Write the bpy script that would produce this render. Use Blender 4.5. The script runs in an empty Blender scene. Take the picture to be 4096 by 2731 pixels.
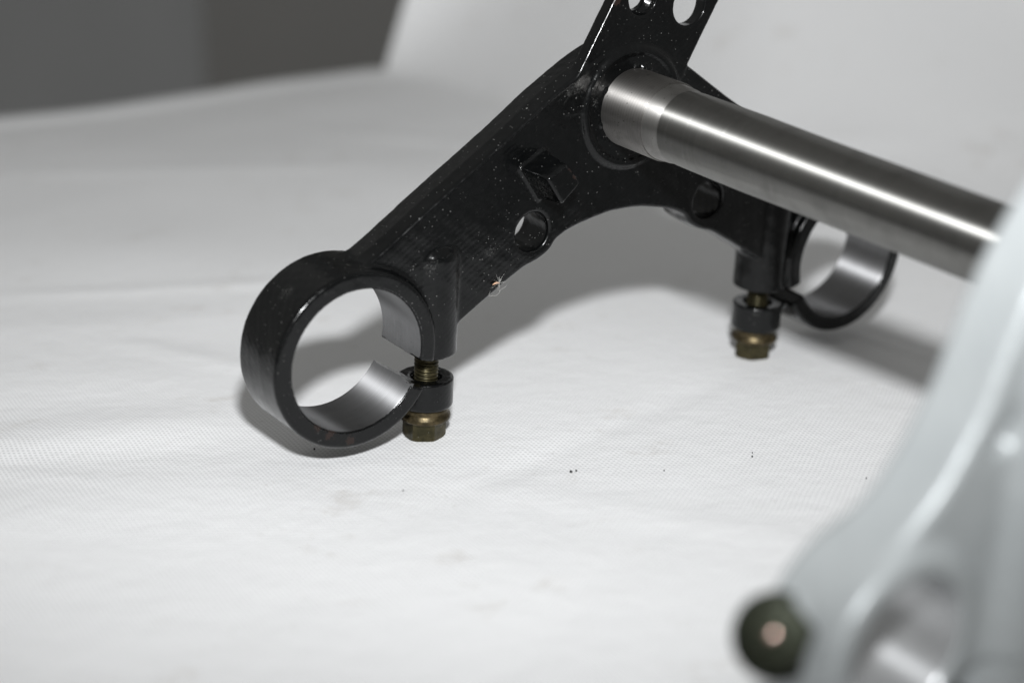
import bpy, math, random
import numpy as np
from mathutils import Matrix, Vector

# ------------------------------------------------------------------ camera
scene = bpy.context.scene
MM = 0.001
PITCH = 17.587
CAM_H = 0.22358
cd = bpy.data.cameras.new('camera')
cam = bpy.data.objects.new('camera', cd)
scene.collection.objects.link(cam)
cam.location = (0, 0, CAM_H)
cam.rotation_euler = (math.radians(90 - PITCH), 0, 0)
cd.sensor_width = 36.0
cd.lens = 67.85
cd.clip_start = 0.01
cd.clip_end = 60
cd.dof.use_dof = True
cd.dof.focus_distance = 0.630
cd.dof.aperture_fstop = 5.4
cd.dof.aperture_blades = 0
scene.camera = cam

# ------------------------------------------------------------------ room light + flash
world = bpy.data.worlds.new('World')
scene.world = world
world.use_nodes = True
bg = world.node_tree.nodes['Background']
bg.inputs[0].default_value = (1.0, 0.995, 0.965, 1)
bg.inputs[1].default_value = 0.22

ld = bpy.data.lights.new('camera_flash', 'SPOT')      # speedlight on top of the camera
ld.shadow_soft_size = 0.022
ld.spot_size = math.radians(84)
ld.spot_blend = 1.0
ld.energy = 39.0
ld.color = (0.975, 0.988, 1.0)
flash = bpy.data.objects.new('camera_flash', ld)
scene.collection.objects.link(flash)
flash.location = (0.020, -0.005, 0.395)
flash.rotation_euler = (Vector((-0.04, 1.05, 0.19)) - flash.location).to_track_quat('-Z', 'Y').to_euler()

vs = scene.view_settings
vs.view_transform = 'Standard'
vs.look = 'None'
vs.gamma = 1.0
vs.exposure = 0.0
vs.use_curve_mapping = False
scene.render.engine = 'CYCLES'
scene.cycles.use_denoising = True
scene.cycles.max_bounces = 8
scene.cycles.sample_clamp_indirect = 6.0

rng = np.random.default_rng(7)
random.seed(7)
COL = scene.collection


# ------------------------------------------------------------------ helpers
def tag(o, label=None, cat=None, group=None, kind=None):
    if label: o['label'] = label
    if cat: o['category'] = cat
    if group: o['group'] = group
    if kind: o['kind'] = kind
    return o


def empty(name, matrix):
    o = bpy.data.objects.new(name, None)
    COL.objects.link(o)
    o.empty_display_size = 0.02
    o.matrix_world = matrix
    return o


def mesh_obj(name, verts, faces, mat, parent=None, smooth=True, normals=None):
    me = bpy.data.meshes.new(name)
    v = np.asarray(verts, dtype=np.float64) * MM
    me.from_pydata(v, [], faces.tolist() if isinstance(faces, np.ndarray) else faces)
    me.update()
    if smooth:
        me.polygons.foreach_set('use_smooth', [True] * len(me.polygons))
    if normals is not None:
        me.normals_split_custom_set_from_vertices(np.asarray(normals, dtype=np.float32))
    if mat is not None:
        me.materials.append(mat)
    o = bpy.data.objects.new(name, me)
    COL.objects.link(o)
    if parent is not None:
        o.parent = parent
    return o


def auto_sharp(o, deg=35):
    me = o.data
    import bmesh
    bm = bmesh.new(); bm.from_mesh(me)
    for e in bm.edges:
        if len(e.link_faces) == 2 and e.calc_face_angle(0) > math.radians(deg):
            e.smooth = False
    bm.to_mesh(me); bm.free()
    return o


class NT:
    def __init__(self, name):
        self.m = bpy.data.materials.new(name)
        self.m.use_nodes = True
        self.t = self.m.node_tree
        self.n = self.t.nodes
        self.p = self.n['Principled BSDF']
        self.tc = self.n.new('ShaderNodeTexCoord')

    def link(self, a, b):
        self.t.links.new(a, b)

    def _in(self, sock, v):
        if v is None: return
        if hasattr(v, 'is_output'):
            self.link(v, sock)
        else:
            sock.default_value = v

    def math(self, op, a, b=None, c=None, clamp=False):
        n = self.n.new('ShaderNodeMath'); n.operation = op; n.use_clamp = clamp
        self._in(n.inputs[0], a); self._in(n.inputs[1], b)
        if c is not None: self._in(n.inputs[2], c)
        return n.outputs[0]

    def mapping(self, vec, scale=(1, 1, 1), rot=(0, 0, 0), loc=(0, 0, 0)):
        n = self.n.new('ShaderNodeMapping')
        self.link(vec, n.inputs[0])
        n.inputs['Scale'].default_value = scale
        n.inputs['Rotation'].default_value = rot
        n.inputs['Location'].default_value = loc
        return n.outputs[0]

    def noise(self, vec, scale, detail=3, rough=0.55, out=0):
        n = self.n.new('ShaderNodeTexNoise')
        self.link(vec, n.inputs['Vector'])
        n.inputs['Scale'].default_value = scale
        n.inputs['Detail'].default_value = detail
        n.inputs['Roughness'].default_value = rough
        return n.outputs[out]

    def voronoi(self, vec, scale, feature='F1'):
        n = self.n.new('ShaderNodeTexVoronoi')
        n.feature = feature
        self.link(vec, n.inputs['Vector'])
        n.inputs['Scale'].default_value = scale
        return n

    def ramp(self, v, lo, hi, a=0.0, b=1.0):
        n = self.n.new('ShaderNodeMapRange')
        n.interpolation_type = 'SMOOTHSTEP'
        self._in(n.inputs[0], v)
        n.inputs[1].default_value = lo; n.inputs[2].default_value = hi
        n.inputs[3].default_value = a; n.inputs[4].default_value = b
        return n.outputs[0]

    def mix(self, f, a, b):
        n = self.n.new('ShaderNodeMix'); n.data_type = 'RGBA'
        self._in(n.inputs['Factor'], f)
        for key, v in ((6, a), (7, b)):
            if hasattr(v, 'is_output'): self.link(v, n.inputs[key])
            else: n.inputs[key].default_value = (*v, 1) if len(v) == 3 else v
        return n.outputs[2]

    def bump(self, h, strength=0.3, dist=0.0002, normal=None):
        n = self.n.new('ShaderNodeBump')
        n.inputs['Strength'].default_value = strength
        n.inputs['Distance'].default_value = dist
        self.link(h, n.inputs['Height'])
        if normal is not None: self.link(normal, n.inputs['Normal'])
        return n.outputs[0]

    def set(self, **kw):
        names = dict(color='Base Color', rough='Roughness', metal='Metallic', normal='Normal',
                     coat='Coat Weight', coat_rough='Coat Roughness', spec='Specular IOR Level',
                     aniso='Anisotropic', tangent='Tangent', sheen='Sheen Weight')
        for k, v in kw.items():
            s = self.p.inputs[names[k]]
            if isinstance(v, tuple) and len(v) == 3: v = (*v, 1)
            self._in(s, v)
        return self.m


def dust_mask(t, vec, scale, size, keep):
    """small specks: round cells of a Voronoi, only some of them kept"""
    v = t.voronoi(vec, scale)
    sep = t.n.new('ShaderNodeSeparateColor')
    t.link(v.outputs['Color'], sep.inputs[0])
    rad = t.math('MULTIPLY', sep.outputs[1], size)
    inside = t.math('LESS_THAN', v.outputs['Distance'], rad)
    some = t.math('LESS_THAN', sep.outputs[0], keep)
    return t.math('MULTIPLY', inside, some)


# ------------------------------------------------------------------ materials
def spot_mask(t, vec, spots, grain):
    """worn patches at given places (metres, part frame), ragged outline"""
    out = None
    nz = t.math('MULTIPLY', t.math('SUBTRACT', t.noise(vec, grain, 4, 0.7), 0.5), 3.2)
    for (x, y, z), r in spots:
        d = t.n.new('ShaderNodeVectorMath'); d.operation = 'DISTANCE'
        t.link(vec, d.inputs[0]); d.inputs[1].default_value = (x * MM, y * MM, z * MM)
        m = t.math('ADD', t.math('DIVIDE', d.outputs['Value'], r * MM), nz)
        m = t.ramp(m, 0.6, 1.1, 1.0, 0.0)
        out = m if out is None else t.math('MAXIMUM', out, m)
    return out


def mat_black_paint():
    t = NT('black_paint'); o = t.tc.outputs['Object']
    big = t.noise(o, 60, 3)
    mid = t.noise(o, 420, 3)
    base = t.mix(t.ramp(big, 0.3, 0.75), (0.0014, 0.0016, 0.0017), (0.0026, 0.0028, 0.0029))
    d1 = dust_mask(t, o, 1050, 0.26, 0.34)
    d2 = dust_mask(t, t.mapping(o, loc=(3.1, 1.7, 0.4)), 300, 0.12, 0.04)
    lump_ = t.ramp(t.noise(o, 45, 2), 0.40, 0.62)
    d1 = t.math('MULTIPLY', d1, t.math('ADD', t.math('MULTIPLY', lump_, 0.20), 0.025))
    d = t.math('MAXIMUM', d1, t.math('MULTIPLY', d2, 0.24))
    haze = t.math('MULTIPLY', t.ramp(t.noise(o, 330, 5, 0.75), 0.52, 0.85), 0.006)
    d = t.math('MAXIMUM', d, haze)
    scuff = spot_mask(t, o, [((-23, 8.5, 0), 2.2), ((-16, 3, 0), 1.6), ((-79, -43, 2), 2.5), ((-127, -45, -8), 3.0), ((-55, -42, 0), 2.0), ((-88, -85, 0), 2.0), ((-41, -21, 6), 5.0)], 900)
    d = t.math('MAXIMUM', d, t.math('MULTIPLY', scuff, t.ramp(t.noise(o, 1500, 3, .7), .45, .7, 0, 0.10)))
    col = t.mix(d, base, (0.42, 0.42, 0.40))
    rust = spot_mask(t, o, [((-31.6, -15.2, 13), 2.0), ((-33.8, -13.4, 13), 1.2), ((-121, -87.6, 4), 1.4), ((-116.5, -91.0, 4), 1.9),
                            ((-109, -95.0, 4), 1.6), ((-9.0, 36, 0), 1.5), ((-128, -80, 0), 1.0)], 700)
    col = t.mix(t.math('MULTIPLY', rust, 0.16), col, (0.085, 0.042, 0.030))
    r = t.ramp(mid, 0.3, 0.75, 0.14, 0.27)
    r = t.math('ADD', r, t.math('MULTIPLY', t.math('MAXIMUM', d, t.math('MULTIPLY', rust, 0.5)), 0.5), clamp=True)
    b1 = t.bump(t.noise(o, 850, 3, 0.6), 0.34, 0.00010)
    b2 = t.bump(t.noise(o, 170, 3, 0.55), 0.30, 0.00032, b1)
    return t.set(color=col, rough=r, normal=b2, spec=0.34)


def mat_silver_paint():
    t = NT('silver_paint'); o = t.tc.outputs['Object']
    col = t.mix(t.ramp(t.noise(o, 40, 3), 0.3, 0.7), (0.40, 0.425, 0.432), (0.44, 0.465, 0.47))
    b = t.bump(t.noise(o, 300, 3), 0.2, 0.0002)
    return t.set(color=col, rough=0.42, metal=0.25, normal=b, coat=0.1, coat_rough=0.25)


def mat_turned(name, base, rough, freq, dirt=0.0, aniso=0.9, bump=0.08, metal=1.0):
    t = NT(name); o = t.tc.outputs['Object']
    # turning marks: fine rings round the local z axis
    sx = t.n.new('ShaderNodeSeparateXYZ'); t.link(o, sx.inputs[0])
    wob = t.math('ADD', t.math('MULTIPLY', sx.outputs[2], freq), t.math('MULTIPLY', t.noise(o, 60, 2), 0.6))
    ring = t.math('SINE', wob)
    fine = t.noise(t.mapping(o, scale=(12, 12, 2600)), 1.0, 3, 0.6)
    h = t.math('ADD', t.math('MULTIPLY', ring, 0.25), fine)
    smear = t.ramp(t.noise(o, 75, 5, 0.65), 0.45, 0.75)
    smear2 = t.ramp(t.noise(t.mapping(o, loc=(0.7, 0.1, 0.2)), 240, 4, 0.65), 0.58, 0.72)
    dk = t.math('ADD', t.math('MULTIPLY', smear, 0.30 + dirt), t.math('MULTIPLY', smear2, dirt), clamp=True)
    col = t.mix(dk, base, tuple(c * 0.42 for c in base))
    col = t.mix(t.math('MULTIPLY', fine, 0.55), col, tuple(c * 0.55 for c in base))
    col = t.mix(t.ramp(ring, -0.6, 1.0, 0.0, 0.18), col, tuple(c * 0.5 for c in base))
    tg = t.n.new('ShaderNodeTangent'); tg.direction_type = 'RADIAL'; tg.axis = 'Z'
    scr = t.ramp(t.noise(t.mapping(o, scale=(60, 60, 900)), 1.0, 5, 0.75), 0.55, 0.80)
    col = t.mix(t.math('MULTIPLY', scr, 0.45), col, tuple(min(1, c * 1.45) for c in base))
    pit = dust_mask(t, o, 900, 0.28, 0.16)
    col = t.mix(t.math('MULTIPLY', pit, 0.25 + dirt), col, tuple(c * 0.25 for c in base))
    r = t.math('ADD', t.math('MULTIPLY', dk, 0.12), t.math('ADD', rough, t.math('MULTIPLY', scr, 0.06)))
    b = t.bump(h, bump, 0.00004)
    t.set(color=col, rough=r, metal=metal, normal=b, aniso=aniso)
    t.p.inputs['Anisotropic Rotation'].default_value = 0.25
    t.link(tg.outputs[0], t.p.inputs['Tangent'])
    return t.m


def mat_zinc(name, a, b_, rough=0.32):
    t = NT(name); o = t.tc.outputs['Object']
    n1 = t.ramp(t.noise(o, 260, 5, 0.7), 0.35, 0.7)
    col = t.mix(n1, a, b_)
    d = dust_mask(t, o, 1500, 0.22, 0.30)
    col = t.mix(t.math('MULTIPLY', d, 0.5), col, (0.5, 0.48, 0.42))
    r = t.ramp(t.noise(o, 500, 3), 0.3, 0.7, rough, rough + 0.2)
    bm = t.bump(t.noise(o, 900, 3), 0.25, 0.00008)
    return t.set(color=col, rough=r, metal=0.8, normal=bm)


def mat_cloth():
    t = NT('white_nonwoven_cloth'); o = t.tc.outputs['Object']
    mmc = t.mapping(o, scale=(1000, 1000, 1000))
    warp = t.n.new('ShaderNodeVectorMath'); warp.operation = 'MULTIPLY_ADD'
    t.link(t.noise(mmc, 0.012, 2, out=1), warp.inputs[0])
    warp.inputs[1].default_value = (9, 9, 0)
    t.link(mmc, warp.inputs[2])
    s = t.n.new('ShaderNodeSeparateXYZ'); t.link(warp.outputs[0], s.inputs[0])
    # thermal-bond lattice, spacing about 1.8 mm
    a = np.array([[1.56, 0.10], [-0.90, 1.72]]).T
    inv = np.linalg.inv(a)
    u = t.math('ADD', t.math('MULTIPLY', s.outputs[0], float(inv[0, 0])), t.math('MULTIPLY', s.outputs[1], float(inv[0, 1])))
    v = t.math('ADD', t.math('MULTIPLY', s.outputs[0], float(inv[1, 0])), t.math('MULTIPLY', s.outputs[1], float(inv[1, 1])))
    fu = t.math('ABSOLUTE', t.math('SUBTRACT', t.math('FRACT', u), 0.5))
    fv = t.math('ABSOLUTE', t.math('SUBTRACT', t.math('FRACT', v), 0.5))
    dot = t.ramp(t.math('MAXIMUM', fu, fv), 0.20, 0.31, 1.0, 0.0)
    fib = t.noise(mmc, 2.2, 4, 0.7)
    col = t.mix(t.ramp(fib, 0.25, 0.75), (0.80, 0.802, 0.805), (0.86, 0.862, 0.865))
    col = t.mix(t.math('MULTIPLY', dot, 0.62), col, (0.52, 0.525, 0.525))
    st = t.math('MULTIPLY', t.ramp(t.noise(mmc, 0.045, 5, 0.65), 0.56, 0.74), t.ramp(t.noise(mmc, 0.013, 2), 0.45, 0.62))
    col = t.mix(t.math('MULTIPLY', st, 0.44), col, (0.50, 0.465, 0.42))
    st2 = t.math('MULTIPLY', t.ramp(t.noise(t.mapping(mmc, loc=(40, 11, 3)), 0.16, 6, 0.75), 0.60, 0.74), t.ramp(t.noise(t.mapping(mmc, loc=(4, 71, 3)), 0.02, 2), 0.48, 0.6))
    col = t.mix(t.math('MULTIPLY', st2, 0.42), col, (0.42, 0.39, 0.35))
    gr = t.math('MULTIPLY', dust_mask(t, mmc, 0.16, 0.05, 0.35), 0.5)
    col = t.mix(gr, col, (0.16, 0.15, 0.14))
    h = t.math('SUBTRACT', t.math('MULTIPLY', fib, 0.35), dot)
    b = t.bump(h, 0.35, 0.00012)
    b = t.bump(t.noise(mmc, 0.10, 3), 0.35, 0.0012, b)
    return t.set(color=col, rough=0.75, normal=b, spec=0.25)


def mat_plain(name, col, rough=0.7, metal=0.0, scale=200, var=0.25):
    t = NT(name); o = t.tc.outputs['Object']
    c = t.mix(t.noise(o, scale, 4), tuple(x * (1 - var) for x in col), tuple(min(1, x * (1 + var)) for x in col))
    return t.set(color=c, rough=rough, metal=metal)


M_BLACK = mat_black_paint()
M_SILVER = mat_silver_paint()
M_STEEL = mat_turned('turned_steel', (0.31, 0.306, 0.292), 0.385, 7800.0, 0.10, 1.0)
M_SHOULDER = mat_turned('stained_steel', (0.33, 0.318, 0.305), 0.44, 5000.0, 0.50, 0.92)
M_BORE = mat_turned('machined_bore_steel', (0.33, 0.33, 0.335), 0.42, 7000.0, 0.0, 0.97)
M_BORE2 = mat_turned('polished_bore_steel', (0.80, 0.81, 0.82), 0.34, 6000.0, 0.0, 0.9, 0.04, 0.75)
M_RELIEF = mat_turned('bright_turned_steel', (0.41, 0.40, 0.385), 0.45, 7800.0, 0.25, 0.92)
M_OLIVE = mat_zinc('olive_zinc', (0.031, 0.028, 0.014), (0.078, 0.066, 0.033))
M_BRASS = mat_zinc('yellow_zinc', (0.038, 0.030, 0.015), (0.105, 0.080, 0.042), 0.30)
M_DARKBOLT = mat_zinc('dark_olive_zinc', (0.010, 0.012, 0.007), (0.022, 0.025, 0.015), 0.4)
M_GLINT = mat_zinc('painted_glint_pink', (0.62, 0.44, 0.37), (0.74, 0.53, 0.45), 0.16)  # pale pink of the flash highlight put into the colour
M_CLOTH = mat_cloth()
M_CHIP = mat_plain('black_paint_chip', (0.012, 0.012, 0.012), 0.5, 0, 900)
M_SEED = mat_plain('orange_seed', (0.45, 0.28, 0.18), 0.6, 0, 1500)
M_HAIR = mat_plain('white_hair', (0.75, 0.74, 0.70), 0.6, 0, 100, 0.05)

# ------------------------------------------------------------------ setting: cloth, backdrop, room wall
def smoothstep(x, a, b):
    t = np.clip((x - a) / (b - a), 0, 1)
    return t * t * (3 - 2 * t)


CREASES = [(rng.uniform(-330, 300), rng.uniform(380, 1150), rng.normal(0.25, .55), rng.uniform(50, 190), rng.uniform(5, 16), rng.uniform(-.55, .8)) for _ in range(46)]


def cloth_height(x, y):
    """small folds of the tablecloth, millimetres"""
    def ridge(x0, y0, x1, y1, w, h, soft=60.):
        dx, dy = x1 - x0, y1 - y0
        L = math.hypot(dx, dy)
        s = ((x - x0) * dx + (y - y0) * dy) / L
        d = (-(x - x0) * dy + (y - y0) * dx) / L
        env = smoothstep(s, -soft, soft * .4) * (1 - smoothstep(s, L - soft * .4, L + soft))
        return h * env * np.exp(-(d / w) ** 2)
    z = ridge(-260, 560, -108, 612, 20, 1.5, 40) + ridge(-330, 600, -120, 668, 28, 1.0, 40)
    z += ridge(-280, 480, -80, 556, 26, 1.2, 50) - ridge(-300, 532, -105, 590, 16, .6, 40)
    z += ridge(134, 712, 190, 640, 2.0, 0.9, 12) + ridge(-40, 500, 130, 470, 40, 1.2)
    z += ridge(-420, 860, -60, 820, 60, 1.6) + ridge(-380, 1010, 60, 1000, 80, 1.5) + ridge(-500, 740, -180, 720, 40, .8)
    for cx, cy, an, ln, w, h in CREASES:
        c, s_2 = math.cos(an) * ln / 2, math.sin(an) * ln / 2
        z = z + ridge(cx - c, cy - s_2, cx + c, cy + s_2, w, h, ln * .35)
    z += 0.5 * np.sin(x * 0.021 + y * 0.013) * np.sin(y * 0.017 - x * 0.006) + 0.25 * np.sin(x * .055 + 1.3) * np.sin(y * .043)
    # the cloth lies flat where the clamps press on it
    for cx, cy in ((-29.3, 602), (90, 688.5), (139.7, 387), (-49, 578)):
        z = z * (1 - np.exp(-((x - cx) ** 2 + (y - cy) ** 2) / 26. ** 2))
    return z


def grid_faces(nu, nv):
    i = np.arange(nu * nv).reshape(nu, nv)
    return np.stack([i[:-1, :-1], i[1:, :-1], i[1:, 1:], i[:-1, 1:]], -1).reshape(-1, 4)


# table edge behind: from (-310,1153) to (-98,1324), extended
def edge_y(x):
    return np.interp(x, [-1200, -560, -310, -200, -98, 200, 1200], [700, 985, 1153, 1236, 1330, 1420, 1420]) + 6 * np.sin(x * .03)


xs = np.concatenate([np.linspace(-900, -260, 60), np.linspace(-255, 260, 260), np.linspace(265, 900, 60)])
vv = np.concatenate([np.linspace(0, 0.80, 300), np.linspace(0.802, 1, 60), 1 + np.linspace(0.004, 0.30, 40)])
XX, VV = np.meshgrid(xs, vv, indexing='ij')
EY = edge_y(XX)
Y0 = 60.
on = np.minimum(VV, 1)
YY = Y0 + (EY - Y0) * on
ZZ = cloth_height(XX, YY)
over = np.maximum(VV - 1, 0) * 1000          # arc length past the edge
rad = 12.
ang = np.minimum(over / rad, math.pi / 2)
YY = YY + np.where(over > 0, rad * np.sin(ang), 0)
ZZ = ZZ - np.where(over > 0, rad * (1 - np.cos(ang)) + np.maximum(over - rad * math.pi / 2, 0), 0)
# hem fold just before the edge
ZZ += 2.5 * np.exp(-((YY - EY + 26) / 10.) ** 2)
cl = mesh_obj('tablecloth', np.stack([XX, YY, ZZ], -1).reshape(-1, 3), grid_faces(*XX.shape), M_CLOTH)
tag(cl, kind='structure')

# backdrop: the same cloth, swept up behind the table on the right
us = np.linspace(0, 1, 120); ws = np.linspace(0, 1, 160)
UU, WW = np.meshgrid(us, ws, indexing='ij')
arc = WW * 1150.
xr = -88 + UU * 1000
R0 = 70. + 430. * smoothstep(xr, -88, 150)
YW = 1352. + 0.10 * (xr + 98)
th = np.minimum(arc / R0, 1.50)
BYo = R0 * np.sin(th)
BZo = R0 * (1 - np.cos(th)) + np.maximum(arc - R0 * 1.5, 0) * math.sin(1.5)
BYo = BYo + np.maximum(arc - R0 * 1.5, 0) * math.cos(1.5)
left = 0.30 * BZo * (1 - UU)
BX = xr + left
BY = YW - R0 + BYo - 0.00028 * np.maximum(BX, 0) ** 2
lift = smoothstep(BZo, 5, 120)
fold = 7 * np.sin((BX - 330) * .035 + BZo * .012) * smoothstep(BX, 180, 420) + 16 * np.exp(-((BX - 360 + 0.45 * BZo) / 36.) ** 2) - 14 * np.exp(-((BX - 300 - 0.2 * BZo) / 30.) ** 2)
BY = BY - fold * lift
BZ = BZo - 1.2 + cloth_height(BX, BY) * (1 - smoothstep(BZo, 5, 160)) + 1.6 * np.sin(BX * .021 + BY * .009) * lift
bd = mesh_obj('backdrop', np.stack([BX, BY, BZ], -1).reshape(-1, 3), grid_faces(*BX.shape), M_CLOTH)
tag(bd, kind='structure')


def box(name, lo, hi, mat, parent=None, bev=0.0):
    x0, y0, z0 = lo; x1, y1, z1 = hi
    v = [(x0, y0, z0), (x1, y0, z0), (x1, y1, z0), (x0, y1, z0), (x0, y0, z1), (x1, y0, z1), (x1, y1, z1), (x0, y1, z1)]
    f = [(0, 3, 2, 1), (4, 5, 6, 7), (0, 1, 5, 4), (1, 2, 6, 5), (2, 3, 7, 6), (3, 0, 4, 7)]
    return mesh_obj(name, v, f, mat, parent, smooth=False)


M_WALL = mat_plain('grey_wall_paint', (0.40, 0.405, 0.41), 0.8, 0, 3, 0.10)
M_PANEL = mat_plain('brown_grey_panel', (0.225, 0.22, 0.21), 0.7, 0, 4, 0.10)
wx = [(-3200, 5700), (-300, 2380), (-300, 2440), (-3200, 5760)]
wv = [(x, y, z) for z in (-750, 2200) for x, y in wx]
tag(mesh_obj('wall', wv, [(0, 3, 2, 1), (4, 5, 6, 7), (0, 1, 5, 4), (1, 2, 6, 5), (2, 3, 7, 6), (3, 0, 4, 7)], M_WALL, None, smooth=False), kind='structure')
# a darker upright board standing against the wall, behind the table
pn = box('panel', (-372, 2330, -750), (700, 2372, 1500), M_PANEL)
tag(pn, 'dark brown grey upright panel behind the table, blurred', 'panel')
tag(box('floor', (-2600, -1500, -770), (2600, 2600, -750), M_PANEL), kind='structure')
# table under the cloth
M_TABLE = mat_plain('table_top', (0.35, 0.34, 0.33), 0.6, 0, 20)


# ------------------------------------------------------------------ signed distance modelling of the castings
def poly_sd(P, pts):
    """signed distance of 2-D points P (N,2) to polygon"""
    pts = np.asarray(pts, float)
    d2 = np.full(len(P), 1e18); ins = np.zeros(len(P), bool)
    for i in range(len(pts)):
        a = pts[i]; b = pts[(i + 1) % len(pts)]
        e = b - a; w = P - a
        t = np.clip((w @ e) / (e @ e), 0, 1)
        q = w - t[:, None] * e
        d2 = np.minimum(d2, (q * q).sum(1))
        c = (a[1] > P[:, 1]) != (b[1] > P[:, 1])
        with np.errstate(divide='ignore', invalid='ignore'):
            xi = (b[0] - a[0]) * (P[:, 1] - a[1]) / (b[1] - a[1] + 1e-12) + a[0]
        ins ^= c & (P[:, 0] < xi)
    d = np.sqrt(d2)
    return np.where(ins, -d, d)


class Poly:
    """polygon distance sampled once on a fine 2-D grid"""
    def __init__(self, pts, lo, hi, h=0.3):
        self.lo = np.array(lo, float); self.h = h
        n = ((np.array(hi) - self.lo) / h).astype(int) + 2
        g = np.stack(np.meshgrid(*[self.lo[i] + np.arange(n[i]) * h for i in range(2)], indexing='ij'), -1)
        self.g = poly_sd(g.reshape(-1, 2), pts).reshape(n)

    def __call__(self, x, y):
        u = np.clip((x - self.lo[0]) / self.h, 0, self.g.shape[0] - 1.001); v = np.clip((y - self.lo[1]) / self.h, 0, self.g.shape[1] - 1.001)
        i = u.astype(int); j = v.astype(int); u = u - i; v = v - j
        g = self.g
        return (g[i, j] * (1 - u) + g[i + 1, j] * u) * (1 - v) + (g[i, j + 1] * (1 - u) + g[i + 1, j + 1] * u) * v


def extr(d2, z, z0, z1, r=1.0):
    """2-D distance extruded between z0 and z1 with rounded edges"""
    dz = np.abs(z - (z0 + z1) / 2) - (z1 - z0) / 2
    a = d2 + r; b = dz + r
    return np.minimum(np.maximum(a, b), 0) + np.hypot(np.maximum(a, 0), np.maximum(b, 0)) - r


def smin(a, b, k):
    h = np.clip(0.5 + 0.5 * (b - a) / k, 0, 1)
    return b * (1 - h) + a * h - k * h * (1 - h)


def smax(a, b, k):
    return -smin(-a, -b, k)


def catmull(pts, n=6):
    pts = np.asarray(pts, float); out = []
    P = np.vstack([2 * pts[0] - pts[1], pts, 2 * pts[-1] - pts[-2]])
    for i in range(1, len(P) - 2):
        for t in np.linspace(0, 1, n, endpoint=False):
            out.append(0.5 * ((2 * P[i]) + (-P[i - 1] + P[i + 1]) * t + (2 * P[i - 1] - 5 * P[i] + 4 * P[i + 1] - P[i + 2]) * t * t + (-P[i - 1] + 3 * P[i] - 3 * P[i + 1] + P[i + 2]) * t ** 3))
    out.append(pts[-1])
    return np.array(out)


def lump(p, s, seed=0):
    """smooth low-amplitude unevenness of a sand casting"""
    x, y, z = p[:, 0], p[:, 1], p[:, 2]
    o = seed * 1.7
    return (np.sin(x * .31 * s + 1.1 * np.sin(y * .23 * s + o)) * np.sin(y * .37 * s + z * .29 * s + o)
            + 0.6 * np.sin(x * .83 * s + y * .61 * s + 2 * o) * np.sin(z * .77 * s - y * .49 * s)
            + 0.4 * np.sin(x * 1.9 * s - y * 1.3 * s) * np.sin(z * 1.7 * s + y * 1.6 * s + o))


RA, RB_ = 106.7, -68.4       # clamp centre
ZF, ZB = 4.0, -19.7          # clamp faces
BZ_ = -7.1                   # pinch bolt plane
TAB_A = math.radians(27.9)

top = [(-112, -44), (-99.3, -37.7), (-86.5, -29.3), (-80.1, -24.9), (-66, -15.6), (-53.8, -7.6), (-45, -1.6), (-35, 5.6), (-24.1, 12.4), (-16, 17), (-9, 20)]
top_r = [(-112, -44), (-99.3, -37.7), (-86.5, -29.3), (-80.1, -24.9), (-66, -15.8), (-54, -8.4), (-44, -2.2), (-31.5, 6.0), (-24, 11), (-16, 15)]
low = [(8, -35.4), (0, -35.2), (-8.2, -35.6), (-20.7, -38.3), (-27.8, -41.4), (-31, -45.0), (-35.5, -47.6), (-40.6, -49.2), (-45.6, -51.8), (-55.3, -57.5), (-66, -64.0)]
PLATE = np.vstack([catmull(top), [(0, 20.5), (40, 18), (40, -35.4)], catmull(low), [(-84, -75), (-112, -66)]])
PLATE_R = np.vstack([catmull(top_r), [(0, 18), (40, 18), (40, -35.4)], catmull(low), [(-84, -75), (-112, -66)]])
PLATE_D = Poly(PLATE, (-150, -108), (4, 62))
PLATE_DR = Poly(PLATE_R, (-150, -108), (4, 62))
lug_t = np.array([(-43.4, -15.6), (-35.8, -11.8), (-29.8, -18.5), (-37.4, -23.9)])
lug_b = np.array([(-45.0, -15.2), (-35.5, -10.0), (-27.9, -18.6), (-36.6, -26.8)])


def lug_sd(p):
    d = p[:, 2] - 13.0
    for i in range(4):
        a0 = np.array([*lug_b[i], 0.]); a1 = np.array([*lug_b[(i + 1) % 4], 0.]); t0 = np.array([*lug_t[i], 13.])
        n = np.cross(t0 - a0, a1 - a0)
        n /= np.linalg.norm(n)
        c = np.array([-36.5, -18, 5.])
        if (c - a0) @ n > 0: n = -n
        d = smax(d, (p - a0) @ n, 1.0)
    return np.maximum(d, -6 - p[:, 2])


def gap_sd(x, y, right):
    y = y + np.where(right, np.where(y > -78, 3.0, 0.6), 0.5)
    yu = -72.1 - 0.30 * (np.clip(x, -92, -76.5) + 84)
    yl = -80.0 - 0.45 * (np.clip(x, -92, -80) + 87)
    return np.maximum(np.maximum((y - yu), (yl - y)) * 0.9, -93.0 - x)


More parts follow.
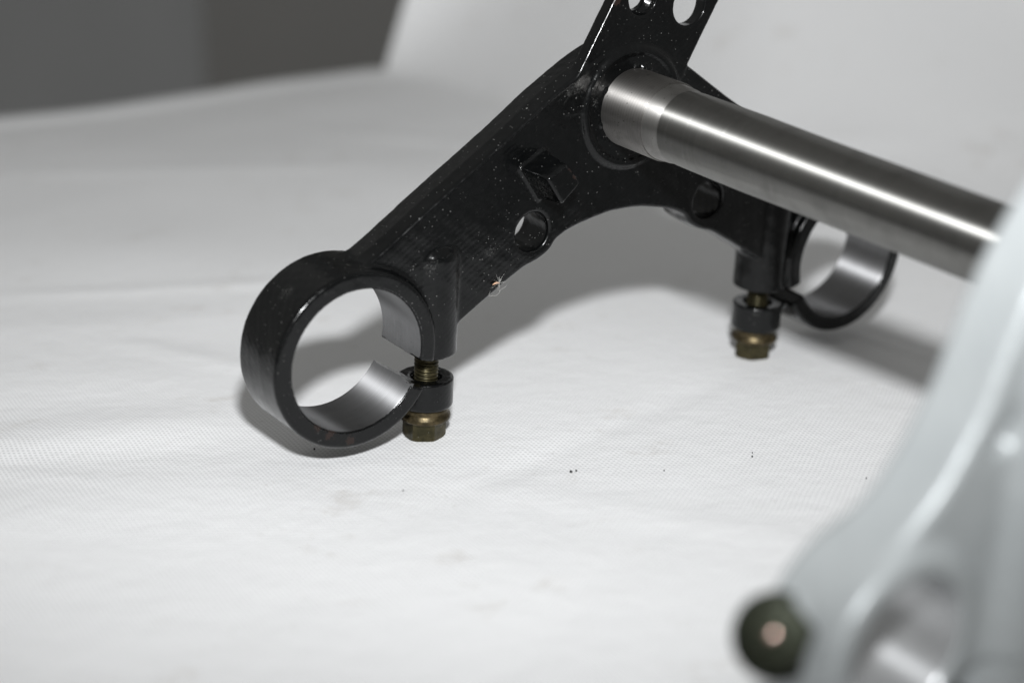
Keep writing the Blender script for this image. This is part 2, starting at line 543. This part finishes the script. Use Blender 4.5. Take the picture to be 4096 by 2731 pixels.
def sdf_black(p):
    x = -np.abs(p[:, 0]); y = p[:, 1]; z = p[:, 2]
    d = extr(np.where(p[:, 0] < 0, PLATE_D(x, y), PLATE_DR(x, y)) + 0.10 * np.abs(z + 6.0) - 0.75, z, -15, 0, 1.0)
    rc = np.hypot(x, y)
    d = smin(d, extr(rc - 20.6, z, -15, 0, 1.2), 1.5)
    # bead round the stem socket
    d = smin(d, np.hypot(rc - 19.0, z + 0.15) - 1.05, 1.2)
    # mounting tab, slanting to the right in the plane of the plate
    X = p[:, 0]
    qx = (np.abs(X - 0.56 * (y - 11.7) + 0.4) - 23.7) * 0.873
    qy = np.abs(y - 27.0) - 27.0
    r2 = 4.
    t2 = np.minimum(np.maximum(qx + r2, qy + r2), 0) + np.hypot(np.maximum(qx + r2, 0), np.maximum(qy + r2, 0)) - r2
    tab = extr(t2, z, -5.2, 0, 0.9)
    s1 = np.hypot(X - 0.6, np.maximum(np.abs(y - 38.5) - 2.5, 0)) - 4.2
    tab = smax(tab, -s1, 0.6)
    tab = smax(tab, -(np.hypot(X - 1.6, np.maximum(np.abs(y - 38.5) - 2.5, 0)) - 5.6 - 1.1 * np.minimum(z + 1.6, 0)), 0.8)
    tab = smax(tab, -(np.hypot(X - 22.0, y - 32.0) - 6.7), 0.9)
    d = smin(d, tab, 1.0)
    d = smin(d, np.hypot(rc - 19.2, z + 0.15) - 1.1, 1.2)
    # clamp ring
    rr = np.hypot(x + RA, y - RB_)
    ring = extr(rr - 29.4, z, ZB, ZF, 1.5)
    d = smin(d, ring, 2.0)
    # bolt boss with domed top, and the ear below the slot
    rb = np.hypot(x + 73.6, z - BZ_)
    yb_ = np.where(p[:, 0] > 0, -78.4, -75.6)
    boss = np.minimum(extr(rb - 9.8, y, -70, -37.3, 4.6), extr(rb - 9.8, y, yb_, -46, 1.3))
    ear = extr(rb - 9.2, y, -94.0, -80.0, 1.6)
    d = smin(d, boss, 1.0)
    d = smin(d, ear, 3.4)
    # cuts
    d = smax(d, -(rr - 23.6), 0.5)
    d = smax(d, -gap_sd(x, y, p[:, 0] > 0), 0.7)
    d = smax(d, -np.maximum(rb - 5.2, y + 76), 0.6)
    d = smax(d, -(np.hypot(x + 38.2, y + 37.8) - 6.6), 1.4)
    # steering stop (one side only) and weld drips at the stem
    d = smin(d, np.where(p[:, 0] < 0, lug_sd(p), 60.), 1.4)
    for a, r, s in ((75, 13.6, 1.3), (88, 13.7, 1.0), (64, 13.8, .9), (150, 13.4, .8), (200, 13.4, .7)):
        d = smin(d, np.sqrt((p[:, 0] - r * math.cos(math.radians(a))) ** 2 + (y - r * math.sin(math.radians(a))) ** 2 + (z - .3) ** 2) - s, 0.8)
    # flat spots and casting unevenness
    cut = np.exp(-((rr - 23.5) / 1.5) ** 2)
    d = d + (0.05 * lump(p, 1.0)) * (1 - cut)
    # weld seam along the upper arm edge
    return d


S_ARM = [(-128.5, -64), (-126, -56), (-121.8, -49.4), (-118, -44.6), (-112, -38.3), (-103.9, -32), (-98, -25.5), (-91, -14.2), (-86.8, -4), (-82.8, 6.3), (-78, 16), (-71.5, 25.5), (-60, 37), (-44, 45), (-20, 49)]
S_PLATE = np.vstack([catmull(S_ARM), [(10, 50), (40, 50), (40, -30), (0, -31), (-20, -36), (-45, -50), (-62, -64), (-84, -75), (-108, -80), (-124, -74)]])
S_PLATE_D = Poly(S_PLATE, (-158, -108), (4, 64), 0.5)
SC = np.array([-107.6, -60.0])
SBX = -70.0
SQ = np.array([-136.0, -53.4, -8.0])
SAX = np.array([-0.70, 0.50, 0.51]); SAX /= np.linalg.norm(SAX)


def sdf_silver(p):
    x = -np.abs(p[:, 0]); y = p[:, 1]; z = p[:, 2]
    pd = S_PLATE_D(x, y)
    d = extr(pd, z, -17, 0, 2.4)
    d = smax(d, -np.maximum(np.maximum(pd + 9.0, -z - 3.0), -(y + 22)), 2.5)      # shallow pocket in the face
    rr = np.hypot(x - SC[0], y - SC[1])
    d = smin(d, extr(rr - 21.0, z, -19, 3.0, 2.4), 4.0)
    rb = np.hypot(x - SBX, z + 6.0)
    d = smin(d, np.minimum(extr(rb - 11.2, y, -74.5, 4.0, 4.0), extr(rb - 10.4, y, -82.0, -40.0, 1.5)), 3.0)
    d = smin(d, extr(rb - 9.4, y, -94.0, -87.0, 1.8), 1.6)
    d = smin(d, extr(np.hypot(x, y) - 24, z, -17, 2, 2), 3.0)
    # lug of the side bolt, both ends mirrored
    pm = np.stack([x, y, z], 1) - SQ
    al = pm @ SAX
    rad_ = np.linalg.norm(pm - al[:, None] * SAX, axis=1)
    lugs = extr(rad_ - 7.6, al, -20, -7.2, 1.6)
    d = smin(d, lugs, 4.0)
    d = smax(d, -(rr - 16.1), 0.8)
    yu, yl = -82.0, -87.0
    d = smax(d, -np.maximum(np.maximum(y - yu, yl - y), -86.0 - x), 0.8)
    d = smax(d, -np.maximum(rb - 5.2, y + 83), 0.6)
    d = smax(d, -(np.hypot(x, y) - 13.2), 0.6)
    return d + 0.06 * lump(p, 0.8, 3)


def polygonise(sdf, lo, hi, h):
    lo = np.asarray(lo, float); hi = np.asarray(hi, float)
    # coarse pass
    c = 3
    n = np.ceil((hi - lo) / (h * c)).astype(int) + 1
    ax = [lo[i] + np.arange(n[i]) * h * c for i in range(3)]
    G = np.stack(np.meshgrid(*ax, indexing='ij'), -1).reshape(-1, 3)
    Fc = sdf(G).reshape(n)
    near = np.abs(Fc) < h * c * 1.35
    nf = (n - 1) * c + 1
    F = np.empty(nf, np.float32)
    idx = [np.arange(nf[i]) for i in range(3)]
    ci = [np.minimum((i + c // 2) // c, n[k] - 1) for k, i in enumerate(idx)]
    F[:] = Fc[np.ix_(*ci)]
    nm = near[np.ix_(*ci)]
    ii = np.argwhere(nm)
    F[tuple(ii.T)] = sdf(lo + ii * h)
    s = F < 0
    # active cells
    corners = [(i, j, k) for i in (0, 1) for j in (0, 1) for k in (0, 1)]
    cnt = np.zeros(np.array(F.shape) - 1, np.int8)
    for i, j, k in corners:
        cnt += s[i:F.shape[0] - 1 + i, j:F.shape[1] - 1 + j, k:F.shape[2] - 1 + k]
    act = np.argwhere((cnt > 0) & (cnt < 8))
    vid = np.full(cnt.shape, -1, np.int64)
    vid[tuple(act.T)] = np.arange(len(act))
    acc = np.zeros((len(act), 3)); num = np.zeros(len(act))
    for ca in corners:
        for axn in range(3):
            if ca[axn] == 1: continue
            cb = list(ca); cb[axn] = 1
            fa = F[tuple((act + ca).T)]; fb = F[tuple((act + cb).T)]
            m = (fa < 0) != (fb < 0)
            t = np.where(m, fa / np.where(m, fa - fb, 1), 0)
            pos = np.array(ca, float)[None] + 0
            pp = np.repeat(pos, len(act), 0); pp[:, axn] = t
            acc += pp * m[:, None]; num += m
    V = lo + (act + acc / num[:, None]) * h
    quads = []
    for axn in range(3):
        sl0 = [slice(None)] * 3; sl1 = [slice(None)] * 3
        sl0[axn] = slice(0, -1); sl1[axn] = slice(1, None)
        ch = s[tuple(sl0)] != s[tuple(sl1)]
        e = np.argwhere(ch)
        b, c2 = [(1, 2), (2, 0), (0, 1)][axn]
        ok = (e[:, b] > 0) & (e[:, c2] > 0) & (e[:, b] < F.shape[b] - 1) & (e[:, c2] < F.shape[c2] - 1)
        e = e[ok]
        q = []
        for db, dc in ((-1, -1), (0, -1), (0, 0), (-1, 0)):
            o = e.copy(); o[:, b] += db; o[:, c2] += dc
            q.append(vid[tuple(o.T)])
        q = np.stack(q, 1)
        inside = s[tuple(e.T)]
        q[~inside] = q[~inside][:, ::-1]
        quads.append(q)
    Q = np.concatenate(quads)
    Q = Q[(Q >= 0).all(1)]

    def grad(p, e=0.05):
        g = np.empty_like(p)
        for k in range(3):
            dv = np.zeros(3); dv[k] = e
            g[:, k] = (sdf(p + dv) - sdf(p - dv)) / (2 * e)
        return g
    for _ in range(2):
        g = grad(V); f = sdf(V)
        st = -(f / np.maximum((g * g).sum(1), .25))[:, None] * g
        ln = np.linalg.norm(st, axis=1)[:, None]
        V = V + st * np.minimum(1, 0.45 * h / np.maximum(ln, 1e-9))
    g = grad(V, 0.18)
    N = g / np.maximum(np.linalg.norm(g, axis=1)[:, None], 1e-9)
    return V, Q, N


def split_mesh(V, Q, N, labels, want, name, mat, parent):
    f = Q[labels == want]
    if len(f) == 0: return None
    used, inv = np.unique(f, return_inverse=True)
    return mesh_obj(name, V[used], inv.reshape(-1, 4), mat, parent, True, N[used])


# ------------------------------------------------------------------ turned pieces
def lathe(profile, seg=64, axis='z', caps=True):
    """profile: (r, h) list -> verts, faces round z (or y)"""
    v = []; f = []
    for r, h in profile:
        for k in range(seg):
            a = 2 * math.pi * k / seg
            if axis == 'z': v.append((r * math.cos(a), r * math.sin(a), h))
            else: v.append((r * math.sin(a), h, r * math.cos(a)))
    for i in range(len(profile) - 1):
        for k in range(seg):
            k2 = (k + 1) % seg
            f.append((i * seg + k, i * seg + k2, (i + 1) * seg + k2, (i + 1) * seg + k))
    if caps:
        f.append(tuple(range(seg))[::-1])
        f.append(tuple((len(profile) - 1) * seg + k for k in range(seg)))
    return v, f


def hex_head(rc, y_top, y_bot, rot, chamfer=1.2):
    """hexagon along y with a rounded lower rim"""
    seg = 48
    v = []; f = []

    def hexr(a):
        a = (a - rot) % (math.pi / 3) - math.pi / 6
        return rc * math.cos(math.pi / 6) / math.cos(a)
    rings = [(1.0, y_top, 99), (1.0, y_bot + chamfer, 99), (1.0, y_bot + chamfer * .55, rc * .955), (1.0, y_bot + chamfer * .2, rc * .91), (1.0, y_bot, rc * .84)]
    for s, h, lim in rings:
        for k in range(seg):
            a = rot + 2 * math.pi * k / seg
            r = min(hexr(a), lim)
            v.append((r * math.sin(a), h, r * math.cos(a)))
    for i in range(len(rings) - 1):
        for k in range(seg):
            k2 = (k + 1) % seg
            f.append((i * seg + k2, i * seg + k, (i + 1) * seg + k, (i + 1) * seg + k2))
    f.append(tuple(range(seg)))
    f.append(tuple((len(rings) - 1) * seg + k for k in range(seg))[::-1])
    return v, f


def thread(r, y0, y1, pitch=1.25, seg=40, per=8):
    n = int((y1 - y0) / pitch * per)
    v = []; f = []
    for i in range(n + 1):
        y = y0 + (y1 - y0) * i / n
        for k in range(seg):
            a = 2 * math.pi * k / seg
            ph = (y / pitch + a / (2 * math.pi)) % 1.0
            tri = abs(ph - 0.5) * 2
            rr = r - 0.62 * (1 - min(1, tri * 1.35)) if tri < .75 else r
            v.append((rr * math.sin(a), y, rr * math.cos(a)))
    for i in range(n):
        for k in range(seg):
            k2 = (k + 1) % seg
            f.append((i * seg + k, i * seg + k2, (i + 1) * seg + k2, (i + 1) * seg + k))
    return v, f


def pinch_bolt(parent, x, z, rot, head_mat, flange_mat, yb=-105.4):
    """flanged hexagon bolt hanging under the clamp ear: head > flange, threaded_shank"""
    def at(v): return [(p[0] + x, p[1], p[2] + z) for p in v]
    v, f = hex_head(7.2, -98.6, yb, rot)
    hd = auto_sharp(mesh_obj('pinch_bolt', at(v), f, head_mat, parent), 25)
    v, f = lathe([(5.0, -93.7), (7.4, -93.8), (7.7, -94.2), (7.6, -95.2), (7.75, -96.0), (8.35, -96.6), (8.62, -97.2), (8.62, -97.8), (8.35, -98.4), (7.6, -98.8), (5, -98.85)], 56, 'y')
    auto_sharp(mesh_obj('flange', at(v), [q[::-1] for q in f], flange_mat, hd), 50)
    v, f = thread(4.05, -95, -68)
    mesh_obj('threaded_shank', at(v), [q[::-1] for q in f], head_mat, hd)
    return hd


def bore_sleeve(parent, cx, cy, r, a0, a1, z0, z1, mat, mirror=False, seg=120, jag=1.0, name='machined_bore'):
    """bare machined inner face of a split clamp, a thin band with its own edges"""
    nz = 14
    v = []; f = []
    js = rng.normal(0, jag, (2, nz + 1)); js = (js + np.roll(js, 1, 1)) / 2
    prof = [(r + 0.75, z1 - 0.02), (r + 0.02, z1 - 0.75)] + [(r, z1 - 0.9 + (z0 + .5 - z1 + 0.9) * i / (nz - 3)) for i in range(nz - 2)] + [(r + 0.5, z0 + 0.02)]
    prof = prof[:nz + 1]
    for j, (rr, zz) in enumerate(prof):
        for k in range(seg + 1):
            t = k / seg
            a = math.radians(a0 + js[0, j] + (a1 + js[1, j] - a0 - js[0, j]) * t)
            px = cx + rr * math.cos(a)
            v.append((-px if mirror else px, cy + rr * math.sin(a), zz))
    for j in range(len(prof) - 1):
        for k in range(seg):
            q = (j * (seg + 1) + k, j * (seg + 1) + k + 1, (j + 1) * (seg + 1) + k + 1, (j + 1) * (seg + 1) + k)
            f.append(q[::-1] if mirror else q)
    # local origin on the bore axis so that the turning marks run round it
    off = np.array([-cx if mirror else cx, cy, 0.])
    o = mesh_obj(name, np.array(v) - off, f, mat, parent)
    o.location = Vector(off * MM)
    return auto_sharp(o, 40)


# part frame -> world, shared by both yokes (they stand parallel)
RW = np.array([[0.8106, 0.0481, 0.5836], [0.5855, -0.0667, -0.8079], [0.0, 0.9966, -0.0820]])
u_, s_, vt_ = np.linalg.svd(RW); RW = u_ @ vt_


def frame(T):
    m = Matrix.Identity(4)
    for i in range(3):
        for j in range(3): m[i][j] = RW[i, j]
        m[i][3] = T[i] * MM
    return m


TW1 = np.array([39.58, 632.61, 104.43])
TW2 = np.array([169.1, 417.2, 104.9])

# ------------------------------------------------------------------ black yoke
by = empty('steering_yoke', frame(TW1))
tag(by, 'black painted steering yoke with bare steel stem standing on white cloth', 'yoke')
V, Q, N = polygonise(sdf_black, (-142, -100, -25), (142, 54, 28), 0.75)
Cn = V[Q].mean(1)
X = -np.abs(Cn[:, 0])
rr = np.hypot(X + RA, Cn[:, 1] - RB_)
lab = np.zeros(len(Q), int)                                             # 0 crown
lab[(Cn[:, 1] > 14.5) & (Cn[:, 2] > -6.4)] = 1                          # tab
lab[(Cn[:, 2] > 0.7) & (Cn[:, 0] < -26) & (Cn[:, 0] > -47) & (Cn[:, 1] < -8) & (Cn[:, 1] > -29)] = 2
side = np.where(Cn[:, 0] < 0, 0, 10)
isring = rr < 30.3
isboss = (~isring) & (X < -62.5) & (Cn[:, 1] < -37) & (Cn[:, 1] > -77) & (np.hypot(X + 73.6, Cn[:, 2] - BZ_) < 10.6)
isear = (~isring) & (X < -62.5) & (Cn[:, 1] <= -77)
lab[isring] = 3 + side[isring]
lab[isboss] = 4 + side[isboss]
lab[isear] = 5 + side[isear]
crown = split_mesh(V, Q, N, lab, 0, 'crown', M_BLACK, by)
tab = split_mesh(V, Q, N, lab, 1, 'mounting_tab', M_BLACK, by)
stop = split_mesh(V, Q, N, lab, 2, 'steering_stop', M_BLACK, by)
for sd in (0, 10):
    mir = sd == 10
    ring = split_mesh(V, Q, N, lab, 3 + sd, 'clamp_ring', M_BLACK, by)
    split_mesh(V, Q, N, lab, 4 + sd, 'bolt_boss', M_BLACK, by)
    split_mesh(V, Q, N, lab, 5 + sd, 'clamp_ear', M_BLACK, ring)
    bore_sleeve(ring, -RA, RB_, 23.5, -9.3, 329.5, ZB, ZF, M_BORE, mir)
    xb = 73.6 if mir else -73.6
    pinch_bolt(by, xb, BZ_, math.radians(-5.0 if not mir else 14), M_OLIVE, M_BRASS)

# steering stem: shaft > shoulder, relief
v, f = lathe([(11.0, 27.4), (12.0, 27.5), (12.15, 31), (12.2, 45), (12.2, 60), (11.95, 78), (11.78, 95), (11.65, 140), (11.5, 203), (10.8, 204), (8.5, 204), (8.5, 150)], 128)
stem = auto_sharp(mesh_obj('steering_stem', v, f, M_STEEL, by), 40)
stem.rotation_euler = (0.0085, 0, 0)
v, f = lathe([(12.6, -6), (13.2, -5.8), (13.2, 0), (13.2, 20.3), (13.05, 20.6)], 128)
auto_sharp(mesh_obj('shoulder', v, f, M_SHOULDER, stem), 40)
v, f = lathe([(12.6, 20.3), (12.75, 20.5), (12.7, 21.2), (12.45, 25.6), (12.1, 26.4), (11.8, 27.6)], 128)
auto_sharp(mesh_obj('relief_band', v, f, M_RELIEF, stem), 40)

# ------------------------------------------------------------------ silver yoke in front, out of focus
sy = empty('steering_yoke', frame(TW2))
tag(sy, 'silver grey painted steering yoke, blurred in the right foreground', 'yoke')
V, Q, N = polygonise(sdf_silver, (-150, -100, -34), (150, 56, 20), 1.3)
Cn = V[Q].mean(1)
X = -np.abs(Cn[:, 0])
rr = np.hypot(X - SC[0], Cn[:, 1] - SC[1])
lab = np.zeros(len(Q), int)
side = np.where(Cn[:, 0] < 0, 0, 10)
pm = np.stack([X, Cn[:, 1], Cn[:, 2]], 1) - SQ
islug = (np.linalg.norm(pm - (pm @ SAX)[:, None] * SAX, axis=1) < 9.8) & (pm @ SAX < -6) & (pm @ SAX > -31) & (rr > 22.5)
isring = (rr < 22.8) & ~islug
isear = (X > -84) & (X < -55) & (Cn[:, 1] < -77) & ~isring
isboss = (np.hypot(X - SBX, Cn[:, 2] + 6) < 11.8) & (Cn[:, 1] < 3) & (Cn[:, 1] >= -77) & ~isring & (Cn[:, 2] > -3)
lab[islug] = 2 + side[islug]
lab[isring] = 3 + side[isring]
lab[isboss] = 4 + side[isboss]
lab[isear] = 5 + side[isear]
split_mesh(V, Q, N, lab, 0, 'crown', M_SILVER, sy)
for sd in (0, 10):
    mir = sd == 10
    ring = split_mesh(V, Q, N, lab, 3 + sd, 'clamp_ring', M_SILVER, sy)
    split_mesh(V, Q, N, lab, 4 + sd, 'bolt_boss', M_SILVER, sy)
    split_mesh(V, Q, N, lab, 2 + sd, 'side_lug', M_SILVER, sy)
    split_mesh(V, Q, N, lab, 5 + sd, 'clamp_ear', M_SILVER, ring)
    bore_sleeve(ring, SC[0], SC[1], 16.0, -60, 300, -18.8, 2.8, M_BORE2, mir, jag=0.0)
    pinch_bolt(sy, -SBX if mir else SBX, -6.0, 0.2, M_DARKBOLT, M_OLIVE)
    if not mir:
        # side bolt facing the camera
        zax = Vector(SAX); q = Vector((0, -1, 0)).rotation_difference(zax)
        v, f = hex_head(8.4, -98.6, -105.4, 0.3)
        v = [tuple(q @ Vector((p[0], p[1] + 105.4, p[2])) + Vector(SQ)) for p in v]
        b = auto_sharp(mesh_obj('side_bolt', v, f, M_DARKBOLT, sy), 25)
        v, f = lathe([(4, -97.2), (8.9, -97.4), (9.2, -98.0), (8.9, -98.7), (5, -98.8)], 48, 'y')
        v = [tuple(q @ Vector((p[0], p[1] + 105.4, p[2])) + Vector(SQ)) for p in v]
        auto_sharp(mesh_obj('flange', v, [t_[::-1] for t_ in f], M_DARKBOLT, b), 40)
        prof = [(1.15 * math.sin(a), -105.3 - 0.4 * (math.cos(a) - math.cos(1.2))) for a in np.linspace(1.2, 0.03, 12)]  # small dome added on the bolt head to show the flash highlight
        v, f = lathe(prof, 40, 'y')
        v = [tuple(q @ Vector((p[0], p[1] + 105.4, p[2])) + Vector(SQ)) for p in v]
        mesh_obj('added_glint_dome', v, f, M_GLINT, b)
v, f = lathe([(13.4, -12), (13.4, 20), (12.6, 26), (12.6, 150), (11.5, 151), (9, 151)], 96)
mesh_obj('steering_stem', v, f, M_STEEL, sy)

# ------------------------------------------------------------------ seed with silky hairs on the black arm
def tube(pts, r0, r1, seg=5):
    pts = [Vector(p) for p in pts]; v = []; f = []
    for i, p in enumerate(pts):
        d = (pts[min(i + 1, len(pts) - 1)] - pts[max(i - 1, 0)]).normalized()
        a = d.cross(Vector((0.31, 0.77, 0.55))).normalized(); b = d.cross(a)
        r = r0 + (r1 - r0) * i / (len(pts) - 1)
        for k in range(seg):
            t = 2 * math.pi * k / seg
            v.append(tuple(p + a * (r * math.cos(t)) + b * (r * math.sin(t))))
    for i in range(len(pts) - 1):
        for k in range(seg):
            k2 = (k + 1) % seg
            f.append((i * seg + k, i * seg + k2, (i + 1) * seg + k2, (i + 1) * seg + k))
    f.append(tuple(range(seg))[::-1]); f.append(tuple((len(pts) - 1) * seg + k for k in range(seg)))
    return v, f


fl = empty('seed_fluff', frame(TW1 + RW @ np.array([-51.4, -52.8, 0.55])))
fl.scale = (0.8, 0.8, 0.8)
tag(fl, 'tiny orange seed with white silky hairs clinging to the black arm', 'seed')
prof = [(-3.3 + 3.3 * t, 0.5 * math.sin(t * 2.6), 0.3) for t in np.linspace(0, 1, 8)]
sv = []; sf = []
for i, p in enumerate(prof):
    r = 0.10 + 0.34 * math.sin(math.pi * min(1, (i + .6) / 8.4)) ** .8
    for k in range(8):
        a = 2 * math.pi * k / 8
        sv.append((p[0], p[1] - 0.35 + r * math.cos(a), p[2] + r * math.sin(a) * .7))
for i in range(7):
    for k in range(8):
        sf.append((i * 8 + k, i * 8 + (k + 1) % 8, (i + 1) * 8 + (k + 1) % 8, (i + 1) * 8 + k))
sf.append(tuple(range(8))); sf.append(tuple(range(56, 64))[::-1])
mesh_obj('seed', sv, sf, M_SEED, fl)
hv = []; hf = []
for k in range(34):
    a = rng.uniform(0, 2 * math.pi)
    if rng.random() < .55: a = rng.normal(1.9, .55)
    L = rng.uniform(1.6, 4.6); el = rng.uniform(0.05, 1.0)
    dx, dy, dz = math.cos(a) * math.cos(el), math.sin(a) * math.cos(el), math.sin(el)
    bx, by_ = rng.normal(0, .5, 2)
    pts = [(dx * L * t + bx * t * t, dy * L * t + by_ * t * t, max(0.05 - .5, .3 + dz * L * t * (1 - .5 * t))) for t in np.linspace(0, 1, 6)]
    v, f = tube(pts, 0.019, 0.011, 4)
    o = len(hv); hv += v; hf += [tuple(i + o for i in q) for q in f]
tag(mesh_obj('silky_hairs', hv, hf, M_HAIR, fl), kind='stuff')
pts = [(-4, -3.2), (-4.6, -4.4), (-4.0, -5.4), (-2.6, -5.2), (-1.2, -5.8), (0.2, -5.0), (0.8, -3.6), (2.2, -3.3), (3.4, -2.4), (4.2, -1.9)]
cv = catmull(np.array(pts), 5)
v, f = tube([(p[0], p[1], -0.2 + .3 * math.sin(i * .5)) for i, p in enumerate(cv)], 0.028, 0.02, 5)
mesh_obj('fibre', v, f, M_HAIR, fl)

# ------------------------------------------------------------------ black paint chips on the cloth
def chip(x, y, sx, sy_, rot, label):
    z = float(cloth_height(np.array([x]), np.array([y]))[0])
    n = 7; pts = []
    for k in range(n):
        a = 2 * math.pi * k / n + rng.uniform(-.25, .25)
        r = rng.uniform(.7, 1.05)
        px, py = r * math.cos(a) * sx, r * math.sin(a) * sy_
        c, s = math.cos(rot), math.sin(rot)
        pts.append((px * c - py * s, px * s + py * c))
    v = [(p[0], p[1], 0.0 + .12 * rng.random()) for p in pts] + [(p[0] * .85, p[1] * .85, 0.32 + .25 * rng.random()) for p in pts]
    f = [tuple(range(n))[::-1], tuple(range(n, 2 * n))] + [(k, (k + 1) % n, n + (k + 1) % n, n + k) for k in range(n)]
    o = mesh_obj('paint_chip', v, f, M_CHIP, None, smooth=False)
    o.location = (x * MM, y * MM, (z + 0.05) * MM)
    tag(o, label, 'paint chip', 'black paint chips on the cloth')


chip(-64.4, 588.8, .38, .75, .3, 'black chip just below the ring of the black yoke, in its shadow')
chip(18.7, 569.4, .62, 1.0, .2, 'largest black chip lying alone in the middle of the cloth')
chip(20.3, 570.1, .42, .4, .1, 'smaller black chip touching the largest chip on its right side')
chip(48.1, 569.4, .2, .35, .7, 'tiny black chip right of the largest chip')
chip(78.0, 586.0, .2, .4, .1, 'farther of two tiny black chips near the silver yoke')
chip(77.5, 582.4, .26, .4, .9, 'nearer of two tiny black chips near the silver yoke')
chip(111.0, 563.6, .2, .35, .4, 'tiny black chip closest to the edge of the silver yoke')
chip(-33.5, 552.5, .22, .35, .4, 'tiny dark chip on the cloth in front of the left bolt')
